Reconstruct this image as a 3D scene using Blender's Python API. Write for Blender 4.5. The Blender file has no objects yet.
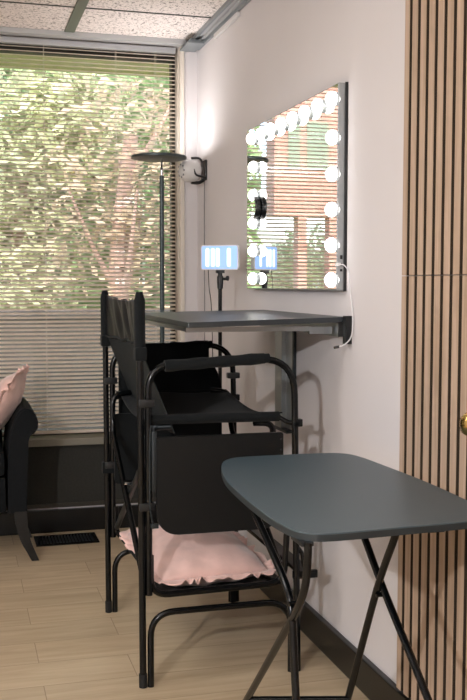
import bpy, bmesh, math, random
from mathutils import Vector, Matrix, noise
random.seed(7)
S = bpy.context.scene
COL = S.collection
W, D, HC = 1.235, 5.124, 2.56      # right wall x, window wall y, ceiling z

# ------------------------------------------------------------------ helpers
def srgb(r, g, b):
    f = lambda c: (c/255/12.92) if c/255 <= .04045 else ((c/255+.055)/1.055)**2.4
    return (f(r), f(g), f(b), 1)

def mat(name, col, rough=.6, metal=0, noise_amt=0, noise_scale=20, bump=0, bump_scale=200, spec=.5, emit=None, estr=0, sheen=0, coords='Object', stretch=(1,1,1)):
    m = bpy.data.materials.new(name); m.use_nodes = True
    n, l = m.node_tree.nodes, m.node_tree.links
    b = n['Principled BSDF']
    b.inputs['Base Color'].default_value = col
    b.inputs['Roughness'].default_value = rough
    b.inputs['Metallic'].default_value = metal
    b.inputs['Specular IOR Level'].default_value = spec
    if sheen: b.inputs['Sheen Weight'].default_value = sheen
    if emit:
        b.inputs['Emission Color'].default_value = emit
        b.inputs['Emission Strength'].default_value = estr
    if noise_amt or bump:
        tc = n.new('ShaderNodeTexCoord'); mp = n.new('ShaderNodeMapping')
        mp.inputs['Scale'].default_value = stretch
        l.new(tc.outputs[coords], mp.inputs['Vector'])
    if noise_amt:
        t = n.new('ShaderNodeTexNoise'); t.inputs['Scale'].default_value = noise_scale; t.inputs['Detail'].default_value = 5
        l.new(mp.outputs[0], t.inputs['Vector'])
        r = n.new('ShaderNodeValToRGB')
        r.color_ramp.elements[0].position = .3; r.color_ramp.elements[1].position = .7
        r.color_ramp.elements[0].color = tuple(c*(1-noise_amt) for c in col[:3])+(1,)
        r.color_ramp.elements[1].color = tuple(min(1, c*(1+noise_amt)) for c in col[:3])+(1,)
        l.new(t.outputs['Fac'], r.inputs['Fac']); l.new(r.outputs['Color'], b.inputs['Base Color'])
    if bump:
        t2 = n.new('ShaderNodeTexNoise'); t2.inputs['Scale'].default_value = bump_scale; t2.inputs['Detail'].default_value = 3
        l.new(mp.outputs[0], t2.inputs['Vector'])
        bp = n.new('ShaderNodeBump'); bp.inputs['Strength'].default_value = bump; bp.inputs['Distance'].default_value = .002
        l.new(t2.outputs['Fac'], bp.inputs['Height']); l.new(bp.outputs[0], b.inputs['Normal'])
    return m

class MB:
    """collects shapes into one mesh"""
    def __init__(s): s.bm = bmesh.new()
    def box(s, x0, x1, y0, y1, z0, z1, bev=0, rot=None, piv=None):
        r = bmesh.ops.create_cube(s.bm, size=1)
        vs = r['verts']
        for v in vs:
            v.co = Vector((x0+(v.co.x+.5)*(x1-x0), y0+(v.co.y+.5)*(y1-y0), z0+(v.co.z+.5)*(z1-z0)))
        if bev:
            es = list({e for v in vs for e in v.link_edges})
            g = bmesh.ops.bevel(s.bm, geom=es, offset=bev, segments=2, affect='EDGES', profile=.6)
            vs = list({v for f in g['faces'] for v in f.verts} | {v for v in vs if v.is_valid})
        if rot is not None:
            piv = Vector(piv) if piv else Vector(((x0+x1)/2, (y0+y1)/2, (z0+z1)/2))
            for v in vs: v.co = rot @ (v.co-piv) + piv
        return s
    def tube(s, pts, r, seg=12, closed=False, caps=True, smooth_n=0, sx=1):
        pts = [Vector(p) for p in pts]
        if smooth_n: pts = fillet(pts, smooth_n, closed)
        n = len(pts); rings = []
        up = None
        for i, p in enumerate(pts):
            a = pts[i-1] if (i or closed) else p
            b = pts[(i+1) % n] if (i < n-1 or closed) else p
            t = (b-a).normalized()
            if up is None:
                up = t.orthogonal().normalized()
            up = (up - t*up.dot(t))
            if up.length < 1e-6: up = t.orthogonal()
            up.normalize(); sd = t.cross(up)
            rr = r[i] if isinstance(r, (list, tuple)) else r
            rings.append([s.bm.verts.new(p+up*math.cos(k*2*math.pi/seg)*rr+sd*math.sin(k*2*math.pi/seg)*rr*sx) for k in range(seg)])
        m = n if closed else n-1
        for i in range(m):
            A, B = rings[i], rings[(i+1) % n]
            for k in range(seg):
                s.bm.faces.new((A[k], A[(k+1) % seg], B[(k+1) % seg], B[k]))
        if caps and not closed:
            s.bm.faces.new(rings[0][::-1]); s.bm.faces.new(rings[-1])
        return s
    def lathe(s, prof, base, axis, seg=32):
        """prof: (distance along axis, radius)"""
        base = Vector(base); ax = Vector(axis).normalized(); u = ax.orthogonal().normalized(); w = ax.cross(u)
        rings = []
        for d, r in prof:
            if r < 1e-6: rings.append([s.bm.verts.new(base+ax*d)])
            else: rings.append([s.bm.verts.new(base+ax*d+u*math.cos(k*2*math.pi/seg)*r+w*math.sin(k*2*math.pi/seg)*r) for k in range(seg)])
        for A, B in zip(rings, rings[1:]):
            for k in range(seg):
                k2 = (k+1) % seg
                if len(A) == 1 and len(B) == 1: continue
                if len(A) == 1: s.bm.faces.new((A[0], B[k2], B[k]))
                elif len(B) == 1: s.bm.faces.new((A[k], A[k2], B[0]))
                else: s.bm.faces.new((A[k], A[k2], B[k2], B[k]))
        if len(rings[0]) > 1: s.bm.faces.new(rings[0][::-1])
        if len(rings[-1]) > 1: s.bm.faces.new(rings[-1])
        return s
    def prism(s, outline, fn0, fn1, bev=0):
        """outline 2-D points, mapped to 3-D on both faces"""
        a = [s.bm.verts.new(fn0(*p)) for p in outline]; b = [s.bm.verts.new(fn1(*p)) for p in outline]
        n = len(outline); fs = [s.bm.faces.new(a[::-1]), s.bm.faces.new(b)]
        for k in range(n): s.bm.faces.new((a[k], a[(k+1) % n], b[(k+1) % n], b[k]))
        if bev:
            es = list(set(fs[0].edges) | set(fs[1].edges))
            bmesh.ops.bevel(s.bm, geom=es, offset=bev, segments=2, affect='EDGES')
        return s
    def grid(s, f, nu, nv, wrap=False):
        P = [[s.bm.verts.new(f(i/nu, j/nv)) for j in range(nv+1)] for i in range(nu+(0 if wrap else 1))]
        for i in range(nu):
            i2 = (i+1) % len(P)
            for j in range(nv): s.bm.faces.new((P[i][j], P[i2][j], P[i2][j+1], P[i][j+1]))
        return s
    def build(s, name, m, parent=None, smooth=True, solid=0, kind=None, angle=40, fixn=True):
        if fixn: bmesh.ops.recalc_face_normals(s.bm, faces=s.bm.faces)
        me = bpy.data.meshes.new(name); s.bm.to_mesh(me); s.bm.free()
        me.materials.append(m)
        if smooth:
            for p in me.polygons: p.use_smooth = True
            try: me.set_sharp_from_angle(angle=math.radians(angle))
            except Exception: pass
        o = bpy.data.objects.new(name, me); COL.objects.link(o)
        if parent:
            o.parent = parent; o.location = -WL(parent)
        if solid:
            md = o.modifiers.new('thickness', 'SOLIDIFY'); md.thickness = solid; md.offset = 0
        if kind: o['kind'] = kind
        return o
def WL(o):
    v = Vector(o.location)
    if o.parent: v = v + WL(o.parent)
    return v
def fillet(pts, n, closed=False):
    """Catmull-Rom through the points"""
    out = []; N = len(pts)
    for i in range(N if closed else N-1):
        p1, p2 = pts[i], pts[(i+1) % N]
        p0 = pts[i-1] if (i or closed) else p1*2-p2
        p3 = pts[(i+2) % N] if (i < N-2 or closed) else p2*2-p1
        for k in range(n):
            t = k/n
            out.append(.5*((2*p1)+(p2-p0)*t+(2*p0-5*p1+4*p2-p3)*t*t+(3*p1-p0-3*p2+p3)*t**3))
    if not closed: out.append(pts[-1])
    return out
def bend(pts, r, n=8):
    """polyline with corners rounded to radius r (or list of radii)"""
    pts = [Vector(p) for p in pts]; out = [pts[0]]
    for i in range(1, len(pts)-1):
        rr = r[i-1] if isinstance(r, (list, tuple)) else r
        a = (pts[i-1]-pts[i]); b = (pts[i+1]-pts[i])
        ang = a.angle(b); d = min(rr/math.tan(ang/2), a.length*.49 if i > 1 else a.length*.98, b.length*.49 if i < len(pts)-2 else b.length*.98)
        a.normalize(); b.normalize()
        p, q_ = pts[i]+a*d, pts[i]+b*d
        for k in range(n+1):
            t = k/n
            out.append(p*(1-t)**2+pts[i]*2*t*(1-t)+q_*t*t)
    out.append(pts[-1]); return out
def thing(name, loc, label, cat, group=None):
    o = bpy.data.objects.new(name, None); o.empty_display_size = .05
    COL.objects.link(o); o.location = loc
    o['label'] = label; o['category'] = cat
    if group: o['group'] = group
    return o
def tag(o, label, cat, group=None, kind=None):
    o['label'] = label; o['category'] = cat
    if group: o['group'] = group
    if kind: o['kind'] = kind
    return o
def rrect(x0, x1, y0, y1, r, n=8, rs=None):
    rs = rs or (r, r, r, r); out = []
    for (cx, cy, a0), rr in zip(((x1, y1, 0), (x0, y1, 90), (x0, y0, 180), (x1, y0, 270)), rs):
        sx = 1 if cx == x1 else -1; sy = 1 if cy == y1 else -1
        c = (cx-sx*rr, cy-sy*rr)
        for k in range(n+1):
            a = math.radians(a0+90*k/n)
            out.append((c[0]+rr*math.cos(a), c[1]+rr*math.sin(a)))
    return out

# ------------------------------------------------------------------ materials
M = {}
M['wall'] = mat('wall_paint', srgb(214, 210, 211), .75, noise_amt=.015, noise_scale=3, bump=.08, bump_scale=300)
M['metal_black'] = mat('black_powder_coat', srgb(6, 8, 10), .2, spec=.33)
M['fabric_black'] = mat('black_polyester', srgb(14, 18, 20), .85, spec=.2, bump=.5, bump_scale=900, noise_amt=.1, noise_scale=60, sheen=.05)
M['mesh_black'] = mat('charcoal_canvas', srgb(38, 42, 43), .9, spec=.2, bump=.5, bump_scale=1200, noise_amt=.08, noise_scale=40)
M['rubber'] = mat('black_rubber', srgb(14, 14, 14), .8)
M['panel_black'] = mat('black_laminate', srgb(11, 14, 16), .42, spec=.3, bump=.25, bump_scale=500)
M['tray'] = mat('slate_laminate', srgb(70, 85, 93), .38, noise_amt=.12, noise_scale=500, bump=.3, bump_scale=700)
M['tinted_window'] = mat('tinted_window', srgb(120, 134, 112), .2)
M['tray_edge'] = mat('charcoal_edge_band', srgb(34, 42, 46), .45)
M['desk'] = mat('grey_desk_laminate', srgb(44, 50, 54), .35, noise_amt=.06, noise_scale=200)
M['steel'] = mat('brushed_steel', srgb(150, 154, 156), .33, 1)
M['steel_dark'] = mat('dark_steel', srgb(60, 66, 70), .4, .8)
M['alu'] = mat('aluminium_frame', srgb(168, 172, 174), .38, .7)
M['chrome'] = mat('chrome', srgb(220, 220, 222), .12, 1)
M['mirror'] = mat('mirror_glass', (.82, .84, .83, 1), .015, 1)
M['bulb'] = mat('lit_bulb', (1, 1, 1, 1), .3, emit=(1, .97, .94, 1), estr=5)
M['bulb_base'] = mat('bulb_collar', srgb(225, 235, 240), .25, .3)
M['led'] = mat('led_diffuser', srgb(150, 185, 240), .3, emit=(.30, .50, .95, 1), estr=.55)
M['led_hot'] = mat('led_tube_glow', (1, 1, 1, 1), .3, emit=(.62, .82, 1, 1), estr=.72)
M['led_top'] = mat('torchiere_diffuser', (1, 1, 1, 1), .3, emit=(1, .96, .95, 1), estr=17)
M['plastic_black'] = mat('black_plastic', srgb(18, 20, 23), .4)
M['plastic_white'] = mat('white_plastic', srgb(212, 211, 210), .4)
M['plastic_vent'] = mat('grey_vent', srgb(120, 124, 128), .5)
M['pole'] = mat('grey_lamp_pole', srgb(62, 72, 74), .35, .4)
M['pink'] = mat('pink_velvet', srgb(216, 181, 173), .8, noise_amt=.2, noise_scale=7, bump=.8, bump_scale=30, sheen=.5)
M['pink_frill'] = mat('pink_frill', srgb(240, 200, 190), .8, noise_amt=.10, noise_scale=30, sheen=.4)
M['upholstery'] = mat('black_upholstery', srgb(15, 18, 21), .85, spec=.2, noise_amt=.12, noise_scale=80, bump=.4, bump_scale=700)
M['espresso'] = mat('espresso_wood', srgb(14, 15, 17), .4)
M['baseboard'] = mat('black_baseboard', srgb(10, 12, 13), .28, noise_amt=.1, noise_scale=15)
M['sill_panel'] = mat('charcoal_panel', srgb(52, 52, 49), .85, spec=.25, noise_amt=.12, noise_scale=90, bump=.3, bump_scale=300)
M['sill'] = mat('taupe_sill', srgb(128, 124, 112), .6)
M['frame_dark'] = mat('bronze_window_frame', srgb(58, 56, 50), .45, .4)
M['jamb'] = mat('cream_jamb', srgb(220, 212, 200), .6)
M['rail_grey'] = mat('grey_metal_rail', srgb(186, 188, 190), .4, .35)
M['rail_shade'] = mat('slate_metal_rail', srgb(138, 146, 150), .4, .5)
M['tbar'] = mat('olive_ceiling_bar', srgb(104, 112, 98), .55)
M['dark_gap'] = mat('dark_joint', srgb(60, 62, 58), .8)
M['brass'] = mat('polished_brass', srgb(214, 182, 110), .18, 1)
M['white_cable'] = mat('white_cable', srgb(214, 214, 216), .5)
M['grey_cable'] = mat('grey_cable', srgb(120, 120, 122), .5)
M['black_cable'] = mat('black_cable', srgb(30, 30, 34), .5)
M['felt'] = mat('dark_felt', srgb(56, 45, 32), .95, noise_amt=.15, noise_scale=300)
M['concrete'] = mat('garden_wall_concrete', srgb(92, 86, 80), .9, noise_amt=.12, noise_scale=4, bump=.4, bump_scale=30)
M['grass'] = mat('lawn_grass', srgb(128, 150, 70), .9, noise_amt=.3, noise_scale=14)
M['bark'] = mat('tree_bark', srgb(176, 146, 130), .9, noise_amt=.25, noise_scale=9)
M['soffit'] = mat('cream_soffit', srgb(216, 200, 160), .8)
M['brick'] = None

def translucent(name, col, fac=.4, rough=.7, noise_amt=0):
    m = bpy.data.materials.new(name); m.use_nodes = True
    n, l = m.node_tree.nodes, m.node_tree.links
    b = n['Principled BSDF']; b.inputs['Base Color'].default_value = col; b.inputs['Roughness'].default_value = rough; b.inputs['Specular IOR Level'].default_value = .2
    t = n.new('ShaderNodeBsdfTranslucent'); t.inputs['Color'].default_value = col
    mx = n.new('ShaderNodeMixShader'); mx.inputs[0].default_value = fac
    l.new(b.outputs[0], mx.inputs[1]); l.new(t.outputs[0], mx.inputs[2])
    l.new(mx.outputs[0], n['Material Output'].inputs['Surface'])
    if noise_amt:
        oi = n.new('ShaderNodeTexCoord'); t2 = n.new('ShaderNodeTexNoise'); t2.inputs['Scale'].default_value = 2.2
        t2.inputs['Detail'].default_value = 6
        l.new(oi.outputs['Object'], t2.inputs['Vector'])
        r = n.new('ShaderNodeValToRGB'); r.color_ramp.elements[0].position = .35; r.color_ramp.elements[1].position = .65
        r.color_ramp.elements[0].color = tuple(c*(1-noise_amt) for c in col[:3])+(1,)
        r.color_ramp.elements[1].color = tuple(min(1, c*(1+noise_amt)) for c in col[:3])+(1,)
        l.new(t2.outputs['Fac'], r.inputs['Fac']); l.new(r.outputs[0], b.inputs['Base Color']); l.new(r.outputs[0], t.inputs['Color'])
    return m
M['slat'] = translucent('cream_blind_slat', srgb(242, 230, 218), .35, .5)
M['leaf_a'] = translucent('leaf_mid_green', srgb(164, 188, 136), .45, .95, .12)
M['leaf_b'] = translucent('leaf_yellow_green', srgb(204, 208, 168), .45, .95, .12)
M['leaf_c'] = translucent('leaf_dark_green', srgb(136, 164, 122), .45, .95, .12)
M['leaf_t'] = translucent('leaf_dry_tan', srgb(206, 188, 158), .45, .95, .1)

def glass_mat():
    m = bpy.data.materials.new('window_glass'); m.use_nodes = True
    n, l = m.node_tree.nodes, m.node_tree.links
    n.remove(n['Principled BSDF'])
    tr = n.new('ShaderNodeBsdfTransparent'); gl = n.new('ShaderNodeBsdfGlossy'); gl.inputs['Roughness'].default_value = .01
    fr = n.new('ShaderNodeFresnel'); fr.inputs['IOR'].default_value = 1.95
    mx = n.new('ShaderNodeMixShader'); l.new(fr.outputs[0], mx.inputs[0]); l.new(tr.outputs[0], mx.inputs[1]); l.new(gl.outputs[0], mx.inputs[2])
    l.new(mx.outputs[0], n['Material Output'].inputs['Surface'])
    return m
M['glass'] = glass_mat()

def wood(name, light, dark, axis_stretch, sc=1.0, rough=.5, planks=None):
    m = bpy.data.materials.new(name); m.use_nodes = True
    n, l = m.node_tree.nodes, m.node_tree.links; b = n['Principled BSDF']; b.inputs['Roughness'].default_value = rough
    tc = n.new('ShaderNodeTexCoord'); mp = n.new('ShaderNodeMapping'); mp.inputs['Scale'].default_value = axis_stretch
    l.new(tc.outputs['Object'], mp.inputs['Vector'])
    t = n.new('ShaderNodeTexNoise'); t.inputs['Scale'].default_value = sc; t.inputs['Detail'].default_value = 7; t.inputs['Roughness'].default_value = .62; t.inputs['Distortion'].default_value = .6
    r = n.new('ShaderNodeValToRGB'); r.color_ramp.elements[0].position = .3; r.color_ramp.elements[1].position = .72
    r.color_ramp.elements[0].color = dark; r.color_ramp.elements[1].color = light
    l.new(t.outputs['Fac'], r.inputs['Fac'])
    out = r.outputs['Color']
    if planks:
        bw, rh = planks
        mp2 = n.new('ShaderNodeMapping'); mp2.inputs['Location'].default_value = (.975, .038, 0)
        l.new(tc.outputs['Object'], mp2.inputs['Vector'])
        br = n.new('ShaderNodeTexBrick'); br.offset = .75; br.offset_frequency = 2; br.squash = 1
        br.inputs['Scale'].default_value = 1; br.inputs['Brick Width'].default_value = bw; br.inputs['Row Height'].default_value = rh
        br.inputs['Mortar Size'].default_value = .0016; br.inputs['Mortar Smooth'].default_value = .3; br.inputs['Bias'].default_value = 0
        br.inputs['Color1'].default_value = (.90, .90, .90, 1); br.inputs['Color2'].default_value = (1.0, 1.0, 1.0, 1); br.inputs['Mortar'].default_value = (.55, .5, .45, 1)
        l.new(mp2.outputs[0], br.inputs['Vector'])
        # shift the grain from plank to plank
        ad = n.new('ShaderNodeVectorMath'); ad.operation = 'MULTIPLY_ADD'
        l.new(br.outputs['Color'], ad.inputs[0]); ad.inputs[1].default_value = (37, 61, 0); l.new(mp.outputs[0], ad.inputs[2])
        l.new(ad.outputs[0], t.inputs['Vector'])
        mu = n.new('ShaderNodeMix'); mu.data_type = 'RGBA'; mu.blend_type = 'MULTIPLY'; mu.inputs['Factor'].default_value = 1
        l.new(out, mu.inputs['A']); l.new(br.outputs['Color'], mu.inputs['B']); out = mu.outputs['Result']
        bp = n.new('ShaderNodeBump'); bp.inputs['Strength'].default_value = .25; bp.inputs['Distance'].default_value = .002; bp.invert = True
        l.new(br.outputs['Fac'], bp.inputs['Height']); l.new(bp.outputs[0], b.inputs['Normal'])
    else:
        l.new(mp.outputs[0], t.inputs['Vector'])
    l.new(out, b.inputs['Base Color'])
    return m
M['floor'] = wood('oak_plank_floor', srgb(206, 188, 158), srgb(176, 154, 124), (1.6, 16, 1), 1.3, .42, (1.22, .198))
M['oak_slat'] = wood('pale_oak_slat', srgb(194, 170, 150), srgb(160, 136, 114), (30, 30, 1.4), 1.6, .55)

def ceiling_mat():
    m = bpy.data.materials.new('mineral_fibre_tile'); m.use_nodes = True
    n, l = m.node_tree.nodes, m.node_tree.links; b = n['Principled BSDF']; b.inputs['Roughness'].default_value = .95
    tc = n.new('ShaderNodeTexCoord'); mp = n.new('ShaderNodeMapping'); mp.inputs['Scale'].default_value = (1, 1, 1)
    l.new(tc.outputs['Object'], mp.inputs['Vector'])
    t = n.new('ShaderNodeTexNoise'); t.inputs['Scale'].default_value = 75; t.inputs['Detail'].default_value = 4; t.inputs['Distortion'].default_value = 1.2
    l.new(mp.outputs[0], t.inputs['Vector'])
    r = n.new('ShaderNodeValToRGB'); e = r.color_ramp.elements
    e[0].position = .36; e[0].color = srgb(120, 112, 106); e[1].position = .46; e[1].color = srgb(240, 232, 228)
    l.new(t.outputs['Fac'], r.inputs['Fac']); l.new(r.outputs[0], b.inputs['Base Color'])
    bp = n.new('ShaderNodeBump'); bp.inputs['Strength'].default_value = .6; bp.inputs['Distance'].default_value = .003
    l.new(t.outputs['Fac'], bp.inputs['Height']); l.new(bp.outputs[0], b.inputs['Normal'])
    return m
M['ceiling'] = ceiling_mat()

def brick_mat():
    m = bpy.data.materials.new('pinkish_brick'); m.use_nodes = True
    n, l = m.node_tree.nodes, m.node_tree.links; b = n['Principled BSDF']; b.inputs['Roughness'].default_value = .9
    tc = n.new('ShaderNodeTexCoord'); sx = n.new('ShaderNodeSeparateXYZ'); cb = n.new('ShaderNodeCombineXYZ'); ad = n.new('ShaderNodeMath')
    l.new(tc.outputs['Object'], sx.inputs[0]); l.new(sx.outputs['X'], ad.inputs[0]); l.new(sx.outputs['Y'], ad.inputs[1])
    l.new(ad.outputs[0], cb.inputs['X']); l.new(sx.outputs['Z'], cb.inputs['Y'])
    br = n.new('ShaderNodeTexBrick'); br.inputs['Scale'].default_value = 1; br.inputs['Brick Width'].default_value = .4; br.inputs['Row Height'].default_value = .2
    br.inputs['Mortar Size'].default_value = .012
    br.inputs['Color1'].default_value = srgb(186, 126, 112); br.inputs['Color2'].default_value = srgb(202, 146, 130); br.inputs['Mortar'].default_value = srgb(190, 158, 144)
    l.new(cb.outputs[0], br.inputs['Vector']); l.new(br.outputs['Color'], b.inputs['Base Color'])
    return m
M['brick'] = brick_mat()

# ------------------------------------------------------------------ the room
def struct(name, mb, m, **k):
    o = mb.build(name, m, smooth=False, **k); o['kind'] = 'structure'; return o
XL, YB = -3.4, -2.2
struct('floor', MB().box(XL, W, YB, D, -.06, 0), M['floor'])
struct('wall_right', MB().box(W, W+.15, YB-.15, D+.2, -.06, 2.9), M['wall'])
struct('wall_left', MB().box(XL-.15, XL, YB-.15, D+.2, -.06, 2.9), M['wall'])
struct('wall_rear', MB().box(XL, W, YB-.15, YB, -.06, 2.9), M['wall'])
# window wall: pier at right, spandrel under the window, lintel, pier at the left
WX1, WX0, WZ0, WZ1 = 1.145, -2.9, .47, 2.545
b = MB()
b.box(WX1, W, D, D+.2, -.06, 2.9); b.box(XL, WX0, D, D+.2, -.06, 2.9)
b.box(WX0, WX1, D, D+.2, WZ1, 2.9); b.box(WX0, WX1, D+.002, D+.2, -.06, WZ0)
struct('wall_window', b, M['wall'])
struct('trim_1', MB().box(WX0, WX1+.0, D-.012, D+.001, .15, .452), M['sill_panel'])          # dark panel under the sill
struct('trim_2', MB().box(WX0, WX1+.005, D-.04, D+.11, .455, .492, .004), M['sill'])         # sill board
struct('trim_3', MB().box(WX0, WX1+.0, D-.016, D+.001, .128, .150, .002), M['frame_dark'])   # ledge strip
b = MB(); b.box(XL, W-.022, D-.028, D, .0, .118, .004)
struct('baseboard_back', b, M['baseboard'])
struct('baseboard_right', MB().box(W-.022, W, YB, D, 0, .109, .004), M['baseboard'])
# ceiling tiles + bars
struct('ceiling', MB().box(XL, W, YB, D, HC, HC+.35), M['ceiling'])
b = MB(); b.box(.535, .585, YB, D-.05, HC-.006, HC)
x = .56-1.22
while x > XL: b.box(x-.012, x+.012, YB, D-.05, HC-.006, HC); x -= .61
struct('trim_4', b, M['tbar'])
b = MB(); y = 4.62
while y > YB: b.box(XL, W-.03, y-.006, y+.006, HC-.003, HC); y -= .61
struct('trim_5', b, M['dark_gap'])
# window head rail
b = MB(); b.box(XL, WX1+.02, D-.06, D, 2.535, HC, .004)
struct('trim_6', b, M['rail_grey'])
# stepped metal rail along the right-hand ceiling edge, turning on to the window wall
b = MB(); b.box(W-.024, W, YB, D, HC-.028, HC, .002); b.box(W-.045, W-.024, YB, D-.06, HC-.014, HC, .002)
struct('trim_7', b, M['rail_grey'])
b = MB(); b.box(W-.055, W-.045, YB, D-.06, HC-.022, HC, .001); b.box(W-.012, W, YB, D-.05, HC-.050, HC-.028, .002)
struct('trim_8', b, M['rail_shade'])
b = MB()
for k, (dz, dy) in enumerate(((.0, .0), (.016, .03), (.030, .055))):
    b.box(W-.095+k*.014, W-.012, D-.20+dy, D-.005, HC-.050+dz, HC-.040+dz, .002)
struct('trim_9', b, M['rail_shade'])
struct('trim_10', MB().box(W-.016, W-.001, 4.30, 4.72, HC-.075, HC-.052, .004), M['plastic_white'])
# pier edge: cream jamb with dark reveal
b = MB(); b.box(WX1-.004, WX1+.018, D-.012, D+.12, .492, 2.535, .003)
struct('trim_11', b, M['jamb'])
# slim joints in the wall board
# window frame + glass
wf = thing('window_1', (0, D+.15, 0), 'wide window', 'window')
for k in ('label', 'category'): del wf[k]
wf['kind'] = 'structure'
b = MB(); b.box(WX1-.022, WX1-.004, D+.12, D+.18, WZ0, WZ1); b.box(WX0, WX1-.022, D+.12, D+.18, WZ0, WZ0+.03); b.box(WX0, WX1-.022, D+.12, D+.18, WZ1-.06, WZ1)
b.box(-.92, -.88, D+.12, D+.18, WZ0+.03, WZ1-.06)
b.build('window_frame', M['frame_dark'], wf, smooth=False)
MB().box(WX0, WX1-.022, D+.148, D+.152, WZ0+.02, WZ1-.05).build('pane', M['glass'], wf, smooth=False)

# venetian blinds
def blind(x0, x1, label, cords):
    t = thing('venetian_blind', ((x0+x1)/2, D+.05, 2.50), label, 'window blind')
    b = MB(); z = 2.495; ang = math.radians(24)
    c, s = math.cos(ang)*.0125, math.sin(ang)*.0125
    while z > .535:
        n = 3; yy = D+.05
        rows = []
        for k in range(n+1):
            u = -1+2*k/n
            crown = .0016*(1-u*u)
            zc = z + u*s + crown
            rows.append((b.bm.verts.new((x0, yy+u*c, zc)), b.bm.verts.new((x1, yy+u*c, zc))))
        for k in range(n): b.bm.faces.new((rows[k][0], rows[k][1], rows[k+1][1], rows[k+1][0]))
        z -= .0212
    b.build('slats', M['slat'], t, fixn=False)
    MB().box(x0, x1, D+.032, D+.068, 2.506, 2.536, .003).build('head_rail', M['rail_grey'], t)
    MB().box(x0, x1, D+.036, D+.064, .508, .524, .004).build('bottom_rail', M['slat'], t)
    b = MB()
    for x in cords:
        b.tube([(x, D+.034, .52), (x, D+.034, 2.51)], .0009, 6); b.tube([(x, D+.067, .52), (x, D+.067, 2.51)], .0009, 6)
    b.build('ladder_cord', M['jamb'], t)
    return t
bl = blind(-2.85, 1.126, 'cream horizontal-slat venetian blind covering the wide window', (1.02, .81, .44, -.1, -.7, -1.4, -2.1))
b = MB(); pts = []
for k in range(60):
    z = 2.48-k*.018; pts.append((1.133+.004*math.sin(k*.9), D+.02+.003*math.cos(k*1.3), z))
b.tube(pts, .0022, 6); b.tube([(p[0]+.010, p[1], p[2]) for p in pts], .0022, 6)
b.build('lift_cord', M['jamb'], bl)

# ------------------------------------------------------------------ oak slat panels on the right wall
pitch = .0452
def slat_panel(z0, z1, label):
    t = thing('slat_panel', (W-.011, 1.0, z0), label, 'wall panel', None)
    yE = 2.562
    MB().box(W-.010, W-.0005, -.62, yE, z0, z1).build('felt_backing', M['felt'], t, smooth=False)
    b = MB(); c = MB(); y = yE; k = 0
    while y > -.6:
        w = .0322 if k else .028
        b.box(W-.0205, W-.0185, y-w, y, z0, z1, .0005); c.box(W-.0184, W-.0101, y-w+.0004, y-.0004, z0+.0003, z1-.0003); y -= w+.0183; k += 1
    b.build('slats', M['oak_slat'], t, smooth=False)
    c.build('slat_core', M['felt'], t, smooth=False)
slat_panel(.118, 1.316, 'lower pale oak slat panel on the right wall, above the black baseboard')
slat_panel(1.3183, HC-.03, 'upper pale oak slat panel on the right wall, reaching the ceiling')
# round knob on the slats
t = thing('door_knob', (W-.022, 2.077, .961), 'small round brass and black knob on the lower oak slats', 'knob')
MB().lathe([(0, .026), (.004, .027), (.007, .024)], (W-.0225, 2.077, .961), (-1, 0, 0)).build('backplate', M['plastic_black'], t)
MB().lathe([(.006, .010), (.024, .010), (.030, .020), (.038, .028), (.052, .029), (.062, .022), (.066, .010), (.067, 0)], (W-.0225, 2.077, .961), (-1, 0, 0)).build('knob', M['brass'], t)

# ------------------------------------------------------------------ hollywood mirror
mr = thing('vanity_mirror', (W-.016, 3.5, 1.275), 'large wall mirror ringed with glowing round bulbs above the wall desk', 'mirror')
my0, my1, mz0, mz1 = 3.028, 4.075, 1.272, 1.948
MB().box(W-.032, W-.001, my0, my1, mz0, mz1, .002).build('housing', M['alu'], mr, smooth=False)
MB().box(W-.0338, W-.0322, my0+.004, my1-.004, mz0+.004, mz1-.004).build('mirror_glass', M['mirror'], mr, smooth=False)
MB().box(W-.010, W-.0005, my0-.006, my0-.0005, mz0-.002, mz1+.002).build('back_edge', M['plastic_black'], mr, smooth=False)
pos = [(3.948-(3.948-3.036)*k/7, 1.895) for k in range(8)]
pos += [(3.920, z) for z in (1.775, 1.659, 1.545, 1.430, 1.316)]
pos += [(3.030, z) for z in (1.770, 1.652, 1.537, 1.421, 1.307)]
proto = None
for (yy, zz) in pos:
    if proto is None:
        a = MB().lathe([(.0, .010), (.006, .016), (.013, .0215), (.022, .0245), (.031, .0235), (.039, .018), (.044, .010), (.0455, 0)], (0, 0, 0), (-1, 0, 0), 20).build('bulb', M['bulb'])
        c = MB().lathe([(0, .0215), (.008, .0225), (.011, .0195), (.012, .010)], (0, 0, 0), (-1, 0, 0), 20).build('bulb_collar', M['bulb_base'])
        proto = (a, c)
    else:
        a, c = proto[0].copy(), proto[1].copy(); COL.objects.link(a); COL.objects.link(c)
    base = Vector((W-.034, yy, zz))
    a.parent = mr; a.location = base+Vector((.006, 0, 0))-WL(mr)
    c.parent = a; c.location = (-.006, 0, 0)
for z, h in ((1.382, .013), (1.358, .010), (1.339, .008)): MB().box(W-.022, W-.014, my0-.0015, my0+.001, z-h/2, z+h/2).build('usb_port', M['plastic_black'], mr, smooth=False)
# magnifying mirror stuck on the glass
mg = thing('magnifying_mirror', (W-.04, 3.895, 1.605), 'small round black-rimmed mirror stuck on the big mirror\'s left side', 'mirror')
MB().lathe([(0, .043), (.003, .047), (.019, .049), (.023, .047), (.023, .040)], (W-.0342, 3.91, 1.607), (-1, 0, 0)).build('rim', M['plastic_black'], mg)
MB().lathe([(.0232, .039), (.0240, .039)], (W-.0342, 3.91, 1.607), (-1, 0, 0)).build('mirror_glass', M['mirror'], mg)
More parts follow.
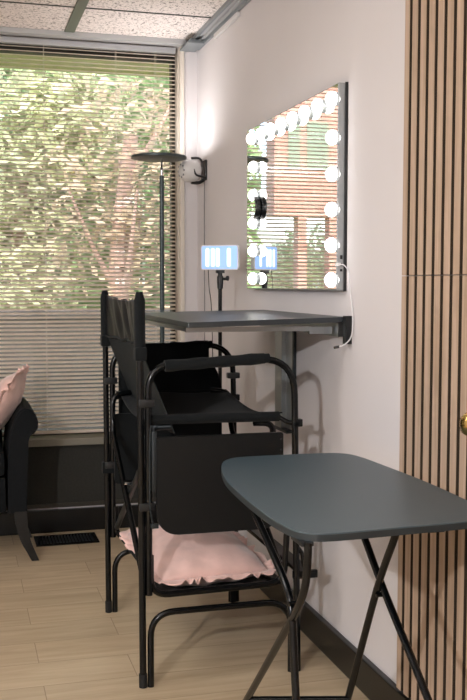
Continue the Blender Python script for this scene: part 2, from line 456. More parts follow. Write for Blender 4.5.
# white lead from the mirror
t = thing('power_cord', (1.21, 2.97, 1.355), 'thin white cord plugged into the big mirror, hanging to the desk edge', 'cable')
MB().tube([(1.199, my0-.001, 1.357), (1.203, my0-.022, 1.358)], .0055, 10).build('plug', M['plastic_white'], t)
MB().tube([(1.203, my0-.020, 1.358), (1.213, 2.99, 1.354), (1.223, 2.975, 1.33), (1.224, 2.968, 1.28), (1.230, 2.96, 1.22), (1.229, 2.952, 1.17), (1.224, 2.952, 1.125), (1.210, 2.965, 1.10), (1.190, 2.98, 1.088)], .0021, 8, smooth_n=8).build('cord', M['white_cable'], t)
MB().tube([(1.178, 2.988, 1.086), (1.193, 2.978, 1.090)], .0045, 8).build('connector', M['black_cable'], t)

# ------------------------------------------------------------------ wall desk
dk = thing('wall_desk', (W, 3.45, 1.17), 'dark grey narrow desk top fixed to the wall under the lit mirror', 'desk')
b = MB()
def dz(x): return 1.172+(1.186-1.172)*(x-.69)/(W-.69)
ol = rrect(.692, W-.001, 3.0, 3.93, .004, 2)
b.prism(ol, lambda x, y: (x, y, dz(x)+(.008 if y > 3.5 else 0)*(1 if x < 1 else 0)*.6), lambda x, y: (x, y, dz(x)-.017+(.008 if y > 3.5 else 0)*(1 if x < 1 else 0)*.6), .0015)
b.build('desk_top', M['desk'], dk, smooth=False)
b = MB(); b.box(.70, 1.12, 3.06, 3.075, 1.138, 1.154); b.box(.70, .715, 3.075, 3.85, 1.140, 1.154); b.box(.70, 1.12, 3.85, 3.865, 1.135, 1.157)
b.box(1.205, W-.001, 3.02, 3.9, 1.120, 1.165); b.box(1.12, 1.20, 3.06, 3.075, 1.128, 1.152)
b.build('support_rail', M['steel'], dk, smooth=False)
b = MB(); b.box(1.213, W-.001, 2.972, 2.999, 1.098, 1.190, .001)
b.build('end_plate', M['plastic_black'], dk, smooth=False)
b = MB(); b.box(1.222, W-.001, 3.53, 3.60, .735, 1.150); b.box(1.203, W-.001, 3.60, 3.68, .735, 1.150)
b.build('folding_bracket', M['steel'], dk, smooth=False)
b = MB(); b.box(1.222, W-.001, 3.515, 3.529, .730, 1.150); b.box(1.200, W-.001, 3.53, 3.68, .722, .734)
b.build('bracket_edge', M['steel_dark'], dk, smooth=False)

# ------------------------------------------------------------------ torchiere floor lamp
fl = thing('floor_lamp', (.999, 4.91, 0), 'slim grey pole floor lamp with flat glowing disc head before the window', 'floor lamp')
px, py = .999, 4.91
MB().lathe([(0, .12), (.012, .12), (.018, .115), (.022, .02), (.03, .014)], (px, py, 0), (0, 0, 1)).build('base', M['pole'], fl)
MB().lathe([(.02, .0118), (1.835, .0118), (1.838, .006)], (px, py, 0), (0, 0, 1), 16).build('pole', M['pole'], fl)
MB().lathe([(1.835, .0055), (1.86, .0078), (1.873, .0078), (1.877, .005), (1.921, .005)], (px, py, 0), (0, 0, 1), 16).build('swivel', M['chrome'], fl)
MB().lathe([(1.919, .0), (1.919, .126), (1.923, .140), (1.932, .140), (1.936, .136), (1.932, .133), (1.932, 0)], (px-.014, py, 0), (.0, .0, 1), 40).build('lamp_head', M['pole'], fl)
MB().lathe([(1.9325, .132), (1.9345, .132)], (px-.014, py, 0), (0, 0, 1), 40).build('diffuser', M['led_top'], fl)

# ------------------------------------------------------------------ LED panel on stand
lp = thing('led_light_panel', (1.10, 4.14, 0), 'small rectangular blue-white LED light panel on black stand behind desk', 'lamp')
cx, cy = 1.10, 4.14
b = MB()
for a in (20, 140, 260):
    a = math.radians(a); b.tube([(cx+.02*math.cos(a), cy+.02*math.sin(a), .17), (cx+.115*math.cos(a), cy+.18*math.sin(a), .006)], .006, 8)
b.tube([(cx, cy, .06), (cx, cy, .40)], .012, 12)
b.build('tripod', M['metal_black'], lp)
MB().lathe([(.30, .0085), (1.28, .0085)], (cx, cy, 0), (0, 0, 1), 14).build('pole', M['metal_black'], lp)
b = MB(); b.lathe([(1.272, .012), (1.30, .014), (1.325, .014), (1.33, .010), (1.352, .010)], (cx, cy, 0), (0, 0, 1), 14)
b.box(cx-.018, cx+.018, cy-.012, cy+.012, 1.340, 1.354, .002); b.tube([(cx, cy, 1.315), (cx+.024, cy-.016, 1.315)], .006, 8)
b.build('clamp', M['plastic_black'], lp)
MB().lathe([(0, .007), (.004, .011), (.012, .011), (.014, .006)], (cx+.022, cy-.014, 1.318), (.8, -.5, 0), 12).build('knob', M['plastic_black'], lp)
u = Vector((.79, -.61, 0)).normalized(); nn = Vector((-.61, -.79, 0)).normalized(); c0 = Vector((cx, cy, 1.408))
T = lambda x, z, d: tuple(c0+u*x+nn*d+Vector((0, 0, z)))
MB().prism(rrect(-.088, .088, -.054, .054, .010), lambda x, z: T(x, z, -.010), lambda x, z: T(x, z, .008), .001).build('housing', M['plastic_white'], lp)
MB().prism(rrect(-.083, .083, -.049, .049, .007), lambda x, z: T(x, z, .0082), lambda x, z: T(x, z, .0098)).build('diffuser', M['led'], lp)
for x in (-.056, -.030, -.007, .045):
    MB().prism(rrect(x-.009, x+.009, -.040, .040, .008), lambda x, z: T(x, z, .0100), lambda x, z: T(x, z, .0112)).build('led_tube', M['led_hot'], lp)
t = MB().tube([tuple(c0+u*-.058+Vector((0, 0, -.054))+nn*-.004), (cx-.045, cy+.02, 1.28), (cx-.035, cy+.02, 1.20), (cx-.03, cy+.015, 1.0), (cx-.028, cy+.01, .7), (cx-.02, cy+.02, .35), (cx-.05, cy-.03, .02)], .0018, 6, smooth_n=8).build('power_cable', M['black_cable'], lp)

# ------------------------------------------------------------------ small wall device
wd = thing('wall_speaker', (W, 4.95, 1.87), 'small white barrel-shaped speaker on black wall bracket beside the window', 'speaker')
ax = Vector((-1, -.25, -.06)).normalized()
MB().lathe([(0, .012), (.003, .036), (.012, .050), (.030, .057), (.062, .057), (.084, .050), (.098, .038), (.105, .026), (.106, .0)], Vector((W-.032, 4.955, 1.874)), ax, 28).build('body', M['plastic_white'], wd)
for k in range(8):
    b = MB(); a = k*math.pi/4; o_ = ax.orthogonal().normalized(); w_ = ax.cross(o_)
    p = Vector((W-.032, 4.955, 1.874))+ax*.099+(o_*math.cos(a)+w_*math.sin(a))*.030
    b.lathe([(0, .006), (.005, .006)], p, ax, 8); b.build('vent_slot', M['plastic_vent'], wd)
b = MB(); b.box(W-.012, W-.0005, 4.905, 5.005, 1.822, 1.926, .006)
b.build('wall_plate', M['plastic_black'], wd)
b = MB()
for s in (-1, 1):
    pts = [(W-.010, 4.955+.02*s, 1.874+s*.046), (W-.035, 4.955-.01, 1.874+s*.062), (W-.075, 4.945, 1.874+s*.0615)]
    MB().tube(pts, .006, 8, smooth_n=5, sx=2.0).build('bracket_arm', M['plastic_black'], wd)
MB().tube([(W-.012, 4.90, 1.835), (W-.06, 4.892, 1.845), (W-.075, 4.890, 1.874)], .005, 8, smooth_n=5).build('bracket_arm', M['plastic_black'], wd)
MB().tube([(W-.006, 4.945, 1.823), (W-.005, 4.95, 1.5), (W-.004, 4.945, 1.1), (W-.004, 4.95, .6), (W-.004, 4.95, .11)], .0022, 6).build('cable', M['grey_cable'], wd)

# ------------------------------------------------------------------ tall folding director's chair
YN, YF = 3.035, 3.785     # near and far side frames
ch = thing('folding_director_chair', (.80, 3.41, 0), 'tall black folding director chair with pouch, side table and footrest, facing the wall', 'chair')
R_ = .0112
for yy in (YN, YF):
    s = -1 if yy == YN else 1
    MB().tube([(.552, yy, .0), (.545, yy, 1.258)], R_, 14, sx=1).build('back_post', M['metal_black'], ch)
    MB().tube([(.552, yy, 0.001), (.5515, yy, .045)], R_+.0022, 14).build('foot_cap', M['rubber'], ch)
    MB().tube(bend([(.577, yy, .0), (.577, yy, .240), (1.052, yy, .240), (1.052, yy, .0)], [.08, .09]), R_*.95, 14).build('leg_frame', M['metal_black'], ch)
    MB().tube([(1.064, yy, .0005), (1.064, yy, .05)], R_+.011, 14, sx=.62).build('foot_cap', M['rubber'], ch)
    MB().tube(bend([(.572, yy, .30), (.572, yy, 1.036), (1.058, yy, 1.054), (1.076, yy, .0)], [.085, .12]), R_, 14).build('arm_frame', M['metal_black'], ch)
    # arm pad sleeve
    b = MB(); A, B = Vector((.625, yy, 1.034)), Vector((.955, yy, 1.052))
    b.tube([A+(B-A)*(k/14) for k in range(15)], [.0185+.0015*math.sin(k*1.7) for k in range(15)], 14)
    b.tube([B-(B-A)*.02, B+(B-A)*.05], .0155, 14)
    b.build('arm_pad', M['fabric_black'], ch)
    # clamps
    for q_ in ((.540, .590, .905, .930), (1.035, 1.085, .915, .938), (.540, .590, .575, .60)):
        if q_[0] < 1 or s > 0: MB().box(q_[0], q_[1], yy-.015, yy+.015, q_[2], q_[3], .004).build('clamp', M['plastic_black'], ch)
    # seat rail with fabric hem
    b = MB(); b.tube([(.585, yy-s*.02, .862), (1.012, yy-s*.02, .858)], .0165, 14)
    b.build('seat_rail', M['fabric_black'], ch)
    b = MB(); b.tube([(1.012, yy-s*.02, .856), (1.045, yy-s*.008, .838), (1.07, yy, .842)], .008, 10, smooth_n=5); b.box(1.055, 1.085, yy-.013, yy+.013, .825, .85, .003)
    b.build('seat_hinge', M['metal_black'], ch)
    # tray side rails (hang, run forward, rise)
    MB().tube(bend([(.580, yy-s*.012, .425), (.580, yy-s*.012, .293), (1.03, yy-s*.012, .300), (1.04, yy-s*.012, .47)], [.06, .06]), .0105, 12).build('shelf_rail', M['metal_black'], ch)

# X braces, rear and front; each with its top bent forward into the seat rail
for X, s in ((.562, 1), (1.03, -1)):
    MB().tube(bend([(X+s*.075, YF-.045, .875), (X, YF-.06, .868), (X, YF-.07, .73), (X, YN+.05, .345)], [.05, .10]), .0105, 12).build('cross_brace', M['metal_black'], ch)
    MB().tube(bend([(X+s*.075+.02*s, YN+.045, .835), (X+.02*s, YN+.06, .830), (X+.02*s, YN+.10, .73), (X+.02*s, YF-.03, .345)], [.05, .10]), .0105, 12).build('cross_brace', M['steel_dark'] if s > 0 else M['metal_black'], ch)
b = MB(); b.lathe([(0, .010), (.03, .010)], (.558, 3.43, .585), (1, 0, 0), 12); b.build('pivot_bolt', M['chrome'], ch)

# seat sling
def seat(u, v):
    x = .60+.425*u; y = YN+.02+(YF-YN-.04)*v
    sag = .045*math.sin(math.pi*v)*(1-.35*u)
    return Vector((x, y, .868-sag+.004*math.sin(9*u+5*v)))
MB().grid(seat, 16, 24).build('seat', M['fabric_black'], ch, solid=.004)
# back sling: wide gathered band, then a plain panel running down and forward to the seat
def band(u, v):
    y = YN+(YF-YN)*v; e = math.sin(math.pi*v)
    z = 1.252-.165*u - .016*e*(1-u) + .004*math.sin(v*26)*e
    x = .548+.030*e*(.6+.4*u)
    x += e*(.0075*math.sin(v*34+4*u+2.5*math.sin(3*v))*math.sin(math.pi*min(1, u*1.05))+.004*math.sin(v*61+7*u))
    return Vector((x, y, z))
MB().grid(band, 18, 64).build('back_band', M['panel_black'], ch, solid=.004)
b = MB(); b.tube([band(.96, k/30)+Vector((-.004, 0, 0)) for k in range(31)], .0045, 8); b.build('seam', M['mesh_black'], ch)
def back(u, v):
    y = YN+.012+(YF-YN-.024)*v; e = math.sin(math.pi*v)
    z = 1.090-.275*u
    x = .552+.028*e+ .108*u
    z -= .028*e*u
    return Vector((x, y, z))
MB().grid(back, 16, 24).build('backrest', M['mesh_black'], ch, solid=.003)
for yy in (YN, YF):
    b = MB(); b.tube([(.547, yy, 1.062), (.546, yy, 1.09), (.5455, yy, 1.24), (.545, yy, 1.268)], [.0165, .0175, .0175, .010], 14); b.box(.528, .566, yy-.020, yy+.020, 1.052, 1.095, .006)
    b.build('back_sleeve', M['fabric_black'], ch)

MB().prism(rrect(.622, .955, .985, 1.062, .012), lambda x, z: (x, YF-.019+.0*z, z), lambda x, z: (x, YF-.0125, z), .002).build('arm_cloth', M['fabric_black'], ch)
# side pouch on the far side
ol = [(.60, 1.03), (.93, 1.035), (.975, .985), (1.0, .94), (1.018, .88), (1.018, .60), (.99, .57), (.64, .545), (.60, .57)]
MB().prism([p for p in ol], lambda x, z: (x, YF+.014, z), lambda x, z: (x, YF+.030, z), .004).build('side_pouch', M['fabric_black'], ch)
ol = rrect(.575, .80, .515, .79, .015)
MB().prism(ol, lambda x, z: (x, YF-.014, z), lambda x, z: (x, YF-.024, z), .003).build('pocket', M['fabric_black'], ch)
MB().box(.53, .70, YF-.012, YF+.013, .555, .60, .005).build('strap', M['fabric_black'], ch)
# folded side table hanging on the near side
sp = MB().prism(rrect(.592, 1.012, .497, .812, .06, 8, rs=(.006, .006, .07, .07)), lambda x, z: (x, YN-.030, z), lambda x, z: (x, YN-.016, z), .003).build('side_table', M['panel_black'], ch)
for k in range(5): MB().lathe([(0, .0035), (.004, .0035)], (1.004, YN-.0305, .79-k*.035), (0, -1, 0), 8).build('rivet', M['steel_dark'], sp)
MB().box(.578, .594, YN-.026, YN-.008, .64, .83, .002).build('hinge', M['steel_dark'], sp)
MB().box(.575, .60, YN-.024, YN-.01, .52, .535, .002).build('hinge', M['steel_dark'], sp)
MB().tube([(.592, YN-.018, .82), (.575, YN-.018, .835), (.573, YN-.018, .60), (.584, YN-.018, .53)], .003, 8, smooth_n=5).build('hinge_arm', M['steel_dark'], sp)
# lower shelf sling
def shelf(u, v):
    x = .600+.425*u; y = YN+.02+(YF-YN-.04)*v
    x += .045*math.sin(math.pi*v)*(1-u)
    return Vector((x, y, .297-.055*math.sin(math.pi*v)))
MB().grid(shelf, 12, 20).build('lower_shelf', M['fabric_black'], ch, solid=.004)
MB().tube([shelf(0, k/20)+Vector((0, 0, .002)) for k in range(21)], .006, 8).build('piping', M['fabric_black'], ch)
MB().tube([shelf(1, k/20)+Vector((.005, 0, .002)) for k in range(21)], .008, 8).build('piping', M['fabric_black'], ch)
# foot plank and its hinges
b = MB(); b.box(1.085, 1.135, YN-.01, YF+.01, .318, .334, .003)
fr = b.build('footrest', M['metal_black'], ch, smooth=False)
for yy in (YN+.005, YF-.005): MB().tube([(1.075, yy, .42), (1.09, yy, .40), (1.105, yy, .33)], .007, 8).box(1.06, 1.145, yy-.008, yy+.008, .312, .338, .002).build('bracket', M['metal_black'], fr)

# ------------------------------------------------------------------ frilled cushions
def cushion(name, M4, hx, hy, th, label, seed, group):
    t = thing(name, M4.translation, label, 'cushion', group)
    def surf(u, v, sgn):
        a, c = 2*u-1, 2*v-1
        # squarish plan with pulled-in sides
        x = a*hx*(1-.07*(1-c*c)); y = c*hy*(1-.07*(1-a*a))
        q4 = 1-.075*(a*a*c*c)**3; x *= q4; y *= q4
        pr = max(0, (1-a*a))**.55*max(0, (1-c*c))**.55
        h = th*pr
        nz = noise.noise(Vector((x*7+seed, y*7, sgn*3)))*.010*pr + noise.noise(Vector((x*19, y*19+seed, sgn)))*.006*pr**.5
        # pinches towards the corners
        nz += .006*math.sin(14*(a*c)+seed)*pr**.4*(1-pr)
        return M4 @ Vector((x, y, sgn*h+nz))
    b = MB(); b.grid(lambda u, v: surf(u, v, 1), 40, 40); b.grid(lambda u, v: surf(u, v, -1), 40, 40)
    bmesh.ops.remove_doubles(b.bm, verts=b.bm.verts, dist=.0006)
    b.build('cover', M['pink'], t, angle=180)
    # frill: wavy strip around the rim
    N = 260
    def rim(s):
        s = (s % 1)*4; k = int(s); f = s-k; a = 2*f-1
        a2, c2 = [(a, -1), (1, a), (-a, 1), (-1, -a)][k]
        x = a2*hx*(1-.07*(1-c2*c2)); y = c2*hy*(1-.07*(1-a2*a2)); q4 = 1-.075*(a2*a2*c2*c2)**3; x *= q4; y *= q4; d = Vector((a2, c2, 0)); 
        nrm = [Vector((0, -1, 0)), Vector((1, 0, 0)), Vector((0, 1, 0)), Vector((-1, 0, 0))][k]
        w = abs(a)**8
        nrm = (nrm*(1-w*.5)+d.normalized()*w).normalized()
        return Vector((x, y, 0)), nrm
    def fr(u, v):
        p, n_ = rim(u)
        wv = math.sin(u*2*math.pi*34+2.2*math.sin(u*37+seed)+1.2*math.sin(u*91))*(.55+.45*math.sin(u*61+seed))
        r_ = .036*v*(1+.22*math.sin(u*2*math.pi*17+2*math.sin(u*43+seed)))
        p = p+n_*(r_-.004)+Vector((0, 0, wv*.014*v+.002*v))
        return M4 @ p
    MB().grid(fr, N, 4, wrap=True).build('frill', M['pink_frill'], t, solid=.0025, angle=180)
    return t
Mx = Matrix.Translation((.800, 3.375, .335)) @ Matrix.Rotation(math.radians(3), 4, 'X') @ Matrix.Rotation(math.radians(3), 4, 'Z')
cushion('frilled_cushion', Mx, .200, .285, .088, 'pink frilled cushion lying on the lower shelf of the tall chair', 3.1, 'pink frilled cushions')

# ------------------------------------------------------------------ armchair at the left
ac = thing('armchair', (-.05, 4.82, 0), 'black upholstered armchair with rolled arm and curved leg under the window', 'armchair')
Y0, Y1 = 4.57, 5.07
arm = [(.206, .235), (.292, .235), (.294, .40), (.293, .57), (.301, .592), (.328, .602), (.345, .625), (.348, .655), (.336, .690), (.314, .714), (.286, .722), (.262, .708), (.240, .675), (.222, .62), (.210, .52)]
def archair_arm(mx):
    b = MB(); f = (lambda x: x) if not mx else (lambda x: -.10-x)
    b.prism(arm, lambda x, z: (f(x), Y0, z), lambda x, z: (f(x), Y1, z), .008)
    return b.build('arm', M['upholstery'], ac, angle=50)
archair_arm(False); archair_arm(True)
MB().box(-.298, .198, Y0+.02, Y1-.02, .235, .400, .012).build('seat_frame', M['upholstery'], ac)
MB().box(-.298, .198, Y0+.005, Y1-.10, .404, .520, .03).build('seat_cushion', M['upholstery'], ac)
MB().box(-.30, .20, Y1-.10, Y1+.005, .30, .775, .02).build('backrest', M['upholstery'], ac)
for (lx, ly, sx) in ((.262, Y0+.03, 1), (.262, Y1-.04, 1), (-.362, Y0+.03, -1), (-.362, Y1-.04, -1)):
    b = MB(); pts = [(lx, ly, .24), (lx+.006*sx, ly, .17), (lx+.022*sx, ly, .10), (lx+.046*sx, ly, .045), (lx+.066*sx, ly, .002)]
    wds = [.029, .027, .023, .019, .017]
    q0 = None
    P = [Vector(p) for p in pts]; Pf = fillet(P, 5); 
    ws = [wds[min(4, i//5)]+(wds[min(4, i//5+1)]-wds[min(4, i//5)])*(i % 5)/5 for i in range(len(Pf))]
    rings = []
    for p, w in zip(Pf, ws): rings.append([b.bm.verts.new((p.x+dx*w, p.y+dy*w*.8, p.z)) for dx, dy in ((-1, -1), (1, -1), (1, 1), (-1, 1))])
    for A, B in zip(rings, rings[1:]):
        for k in range(4): b.bm.faces.new((A[k], A[(k+1) % 4], B[(k+1) % 4], B[k]))
    b.bm.faces.new(rings[0]); b.bm.faces.new(rings[-1][::-1])
    b.build('leg', M['espresso'], ac, angle=60)
Mx = Matrix.Translation((.185, 4.79, .712)) @ Matrix.Rotation(math.radians(-12), 4, 'Z') @ Matrix.Rotation(math.radians(-57), 4, 'Y')
cushion('frilled_cushion', Mx, .190, .180, .075, 'pink frilled cushion propped upright on the black armchair', 8.7, 'pink frilled cushions')

# ------------------------------------------------------------------ floor register
fv = thing('floor_vent', (.505, 4.93, 0), 'black metal slotted floor vent near the window wall', 'vent')
b = MB(); x0, x1, y0, y1 = .350, .662, 4.835, 5.025
for bx in ((x0, x1, y0, y0+.022), (x0, x1, y1-.022, y1), (x0, x0+.022, y0+.022, y1-.022), (x1-.022, x1, y0+.022, y1-.022)): b.box(bx[0], bx[1], bx[2], bx[3], .0005, .007, .001)
b.build('frame', M['metal_black'], fv, smooth=False)
b = MB(); n_ = 17
for k in range(n_):
    x = x0+.028+(x1-x0-.056)*k/(n_-1); b.box(x-.0045, x+.0045, y0+.022, y1-.022, .002, .006)
b.build('louvers', M['steel_dark'], fv, smooth=False)
MB().box(x0+.02, x1-.02, y0+.02, y1-.02, .0002, .0015).build('duct', M['rubber'], fv, smooth=False)

# ------------------------------------------------------------------ tray table in front
tt = thing('folding_tray_table', (.93, 2.3, 0), 'slate grey folding tray table with crossed black tube legs, in the foreground', 'table')
ZT = .77
tp = [(.7105, 2.657), (.7235, 2.706), (.745, 2.765), (.775, 2.808), (.8145, 2.830), (.91, 2.834), (1.008, 2.833), (1.10, 2.828), (1.149, 2.800), (1.169, 2.735), (1.178, 2.613),
      (1.188, 2.38), (1.186, 2.20), (1.176, 2.06), (1.150, 1.970), (1.105, 1.932), (1.05, 1.922), (.93, 1.914), (.80, 1.905), (.7435, 1.905), (.7085, 1.915), (.683, 1.950), (.670, 2.03), (.667, 2.12), (.668, 2.235), (.672, 2.35), (.680, 2.476), (.693, 2.57)]
sm = fillet([Vector((p[0], p[1], 0)) for p in tp], 5, True)
MB().prism([(p.x, p.y) for p in sm], lambda x, y: (x, y, ZT-.003), lambda x, y: (x, y, ZT), .0012).build('tabletop', M['tray'], tt, angle=30)
MB().prism([(p.x, p.y) for p in sm], lambda x, y: (x, y, ZT-.018), lambda x, y: (x, y, ZT-.0032), .0022).build('edge_band', M['tray_edge'], tt, angle=30)
zu = ZT-.0185; RT = .0088
def leg(pts): return MB().tube(fillet([Vector(p) for p in pts], 6), RT, 14).build('leg', M['metal_black'], tt)
XLg, XRg = .700, .945
leg([(XLg, 2.36, zu), (XLg, 2.335, .742), (XLg, 2.20, .684), (XLg, 2.06, .620), (XLg, 2.018, .575), (XLg, 2.003, .505), (XLg, 1.982, .385), (XLg, 1.93, .16), (XLg, 1.88, .0105)])
leg([(XLg+.0, 1.913, zu), (XLg+.0, 1.914, .72), (XLg, 1.928, .655), (XLg+.0, 1.975, .590), (XLg, 2.048, .520), (XLg, 2.361, .226), (XLg, 2.60, .0105)])
leg([(XRg, 2.28, zu), (XRg, 2.19, .682), (XRg+.012, 2.085, .566), (XRg+.012, 1.861, .404), (XRg, 1.50, .14), (XRg, 1.42, .0105)])
leg([(XRg, 2.000, zu), (XRg, 2.012, .72), (XRg, 2.105, .573), (XRg, 2.276, .238), (XRg, 2.40, .0105)])
MB().tube([(XLg, 2.352, .229), (XRg, 2.270, .236)], RT*.85, 12).build('stretcher', M['metal_black'], tt)
MB().tube([(XLg, 1.93, .16), (XRg, 1.52, .16)], RT*.85, 12).build('stretcher', M['metal_black'], tt)
for (x, y) in ((.945, 2.02), (.945, 2.27), (.70, 2.30), (.70, 1.95)):
    MB().box(x-.014, x+.014, y-.035, y+.035, zu-.010, zu, .002).build('leg_clip', M['plastic_black'], tt)
for x in (.86, .99): MB().box(x, x+.04, 1.935, 1.958, zu-.006, zu, .002).build('leg_clip', M['plastic_black'], tt)
for X, y, z in ((XLg, 2.0, .592), (XRg+.006, 2.10, .560)): MB().lathe([(-.012, .003), (-.011, .006), (.011, .006), (.012, .003)], (X, y, z), (1, 0, 0), 10).build('pivot_bolt', M['metal_black'], tt)
for X, y in ((XLg, 1.88), (XLg, 2.60), (XRg, 1.42), (XRg, 2.40)):
    MB().lathe([(0.0005, .016), (.018, .014), (.024, .011)], (X, y, 0), (0, 0, 1), 14).build('foot_cap', M['rubber'], tt)

# ------------------------------------------------------------------ outside
struct('ground', MB().box(-30, 30, D+.2, 60, -.5, -.05), M['grass']).name = 'lawn'
o = MB().box(-30, 6, D+.2, 6.6, 2.68, 2.9).build('roof_overhang', M['soffit'], smooth=False); o['kind'] = 'structure'
b = MB(); b.box(-1.2, 12, 8.0, 8.25, -.05, 1.02); b.box(-1.25, 12, 7.97, 8.28, 1.02, 1.08, .01)
tag(b.build('garden_wall', M['concrete'], smooth=False), 'low grey concrete garden wall outside beyond the blinds', 'wall')

def leaf_mass(name, centre, rad, n, m, parent, size=.09):
    b = MB(); cx, cy, cz = centre
    lobes = [(Vector((cx+random.uniform(-.6, .6)*rad[0], cy+random.uniform(-.6, .6)*rad[1], cz+random.uniform(-.65, .65)*rad[2])), random.uniform(.35, .6)) for _ in range(14)]
    for i in range(n):
        c, r = random.choice(lobes)
        d = Vector((random.gauss(0, 1), random.gauss(0, 1), random.gauss(0, 1))).normalized()*(random.random()**.4)*r
        p = c+Vector((d.x*rad[0], d.y*rad[1], d.z*rad[2]))
        s = size*random.uniform(.6, 1.3)
        e = Vector((random.uniform(-1, 1), random.uniform(-1, 1), random.uniform(-1, 1))).normalized(); f = e.orthogonal().normalized()
        v = [b.bm.verts.new(p+q) for q in (-e*s, f*s*.45, e*s, -f*s*.45)]
        b.bm.faces.new(v)
    return b.build(name, m, parent, smooth=False, fixn=False)
trees = [  # x, y, crown z, rx, ry, rz, material, label
    (.6, 10.2, 2.0, 1.2, .9, 1.7, 'leaf_b', 'yellow-green leafy tree outside, filling the left half of the window'),
    (2.2, 10.6, 2.3, 1.4, 1.0, 1.9, 'leaf_a', 'green leafy tree outside, seen behind the floor lamp pole'),
    (1.5, 9.3, 2.3, .8, .5, 1.6, 'leaf_t', 'thin tan-leaved tree outside, nearest to the garden wall'),
    (-.3, 12.6, 2.6, 1.1, 1.0, 2.2, 'leaf_c', 'darker green tree outside at the left edge of the window view'),
]
for (x, y, z, rx, ry, rz, mm, lb) in trees:
    t = thing('tree', (x, y, -.05), lb, 'tree', 'trees outside the window')
    MB().tube(fillet([Vector((x, y, -.05)), Vector((x+.06, y, .6)), Vector((x-.05, y+.05, 1.4)), Vector((x+.1, y, z+.4))], 4), .07, 10).build('trunk', M['bark'], t)
    b = MB()
    for k in range(6):
        a = random.uniform(0, 6.28); h = random.uniform(.8, z)
        b.tube([(x, y, h), (x+math.cos(a)*rx*.4, y+math.sin(a)*ry*.4, h+.5), (x+math.cos(a)*rx*.8, y+math.sin(a)*ry*.6, h+1.1)], [.035, .025, .012], 7)
    b.build('branches', M['bark'], t)
    leaf_mass('crown', (x, y, z), (rx, ry, rz), 7000, M[mm], t, .08) if mm != 'leaf_t' else leaf_mass('crown', (x, y, z), (rx, ry, rz), 800, M[mm], t, .07)
# hedge behind closes the view
h = thing('hedge', (2, 14.5, -.05), 'tall dense green hedge at the back of the garden', 'hedge')
b = MB(); b.box(-2.0, 12, 14.6, 15.6, -.05, 5.2, .2)
b.build('stems', M['leaf_c'], h, smooth=False)
b = MB()
for i in range(14000):
    p = Vector((random.uniform(-2.0, 9), 14.5+random.uniform(-.35, .2), random.uniform(0, 5.8)))
    s = .13*random.uniform(.6, 1.3); e = Vector((random.uniform(-1, 1), random.uniform(-.5, .5), random.uniform(-1, 1))).normalized(); f = e.orthogonal().normalized()
    b.bm.faces.new([b.bm.verts.new(p+q) for q in (-e*s, f*s*.5, e*s, -f*s*.5)])
b.build('leaves', M['leaf_a'], h, smooth=False, fixn=False)

# neighbouring pink brick building with a porch, seen in the wall mirror
nb = thing('brick_building', (-8, 20, -.05), 'pinkish brick building with porch posts and tall windows, seen in the wall mirror', 'building')
b = MB(); yb = 20.0
b.box(-13, -4.1, yb, yb+.6, 2.75, 8.0)
for x in (-4.74, -5.46, -6.6, -8.2, -9.8): b.box(x-.10, x+.10, yb, yb+.3, -.05, 2.75)
b.build('brick_wall', M['brick'], nb, smooth=False)
for x0_, x1_ in ((-4.68, -4.40), (-5.32, -4.82), (-6.6, -6.0), (-8.2, -7.4)):
    MB().box(x0_, x1_, yb-.02, yb+.01, 3.75, 4.75).build('window', M['tinted_window'], nb, smooth=False)
for k, (x, y) in enumerate(((-4.9, 21.9), (-6.6, 21.8), (-8.6, 21.9))):
    t = thing('shrub', (x, y, -.05), ('rightmost', 'middle', 'leftmost')[k]+' of the green shrubs growing behind the brick porch posts', 'shrub', 'porch shrubs')
    MB().tube([(x, y, -.05), (x, y, 1.4)], .05, 8).build('stem', M['bark'], t)
    leaf_mass('foliage', (x, y, 1.25), (.95, .7, 1.3), 3200, M['leaf_b'], t, .09)

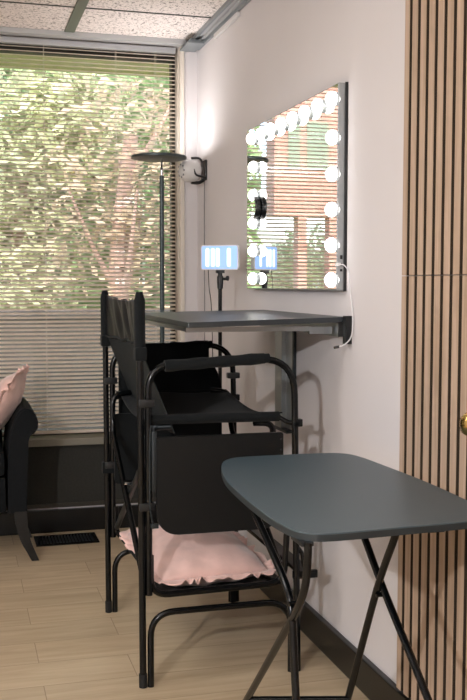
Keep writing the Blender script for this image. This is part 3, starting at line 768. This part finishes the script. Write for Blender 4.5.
# ------------------------------------------------------------------ lights
def light(name, typ, loc, energy, color=(1, 1, 1), **k):
    d = bpy.data.lights.new(name, typ); d.energy = energy; d.color = color
    for a, v in k.items(): setattr(d, a, v)
    o = bpy.data.objects.new(name, d); COL.objects.link(o); o.location = loc; return o
s = light('sun', 'SUN', (0, 0, 10), 1.3, (1, .96, .92), angle=.01)
s.rotation_euler = Vector((.35, .55, -.9)).to_track_quat('-Z', 'Y').to_euler()
# fill lights added below the ceiling, out of view behind and beside the camera
for (x, y, e) in ((-.9, 2.6, 16), (-.9, .2, 10), (-2.3, 3.6, 13)):
    a = light('ceiling_fill', 'AREA', (x, y, HC-.02), e, (1, .985, .98), shape='RECTANGLE', size=1.1, size_y=.55)
# a studio lamp to the left of the camera throws the arm shadow on the wall
light('studio_lamp', 'POINT', (-1.25, .15, 1.82), 185, (1, .985, .98), shadow_soft_size=.035)

w = bpy.data.worlds.new('sky'); S.world = w; w.use_nodes = True
n, l = w.node_tree.nodes, w.node_tree.links
sk = n.new('ShaderNodeTexSky'); sk.sky_type = 'NISHITA'; sk.sun_disc = False; sk.sun_elevation = math.radians(48); sk.sun_rotation = math.radians(200)
sk.dust_density = 2.5
l.new(sk.outputs[0], n['Background'].inputs['Color']); n['Background'].inputs['Strength'].default_value = 1.0

# ------------------------------------------------------------------ camera
yaw, pitch, roll, f, H = .2734, .0672, -.0018, 980.86, 1.2932
cam = bpy.data.cameras.new('camera'); co = bpy.data.objects.new('camera', cam); COL.objects.link(co)
fw = Vector((math.sin(yaw)*math.cos(pitch), math.cos(yaw)*math.cos(pitch), -math.sin(pitch)))
rt = Vector((math.cos(yaw), -math.sin(yaw), 0)); dn = fw.cross(rt)
a = rt*math.cos(roll)+dn*math.sin(roll); bdn = -rt*math.sin(roll)+dn*math.cos(roll)
Mt = Matrix((a, -bdn, -fw)).transposed().to_4x4(); Mt.translation = (0, 0, H)
co.matrix_world = Mt
cam.sensor_fit = 'VERTICAL'; cam.sensor_height = 24; cam.lens = f*24/700
cam.clip_start = .02
S.camera = co
S.view_settings.view_transform = 'Standard'; S.view_settings.look = 'None'; S.view_settings.gamma = 1; S.view_settings.use_curve_mapping = False
S.view_settings.exposure = .08
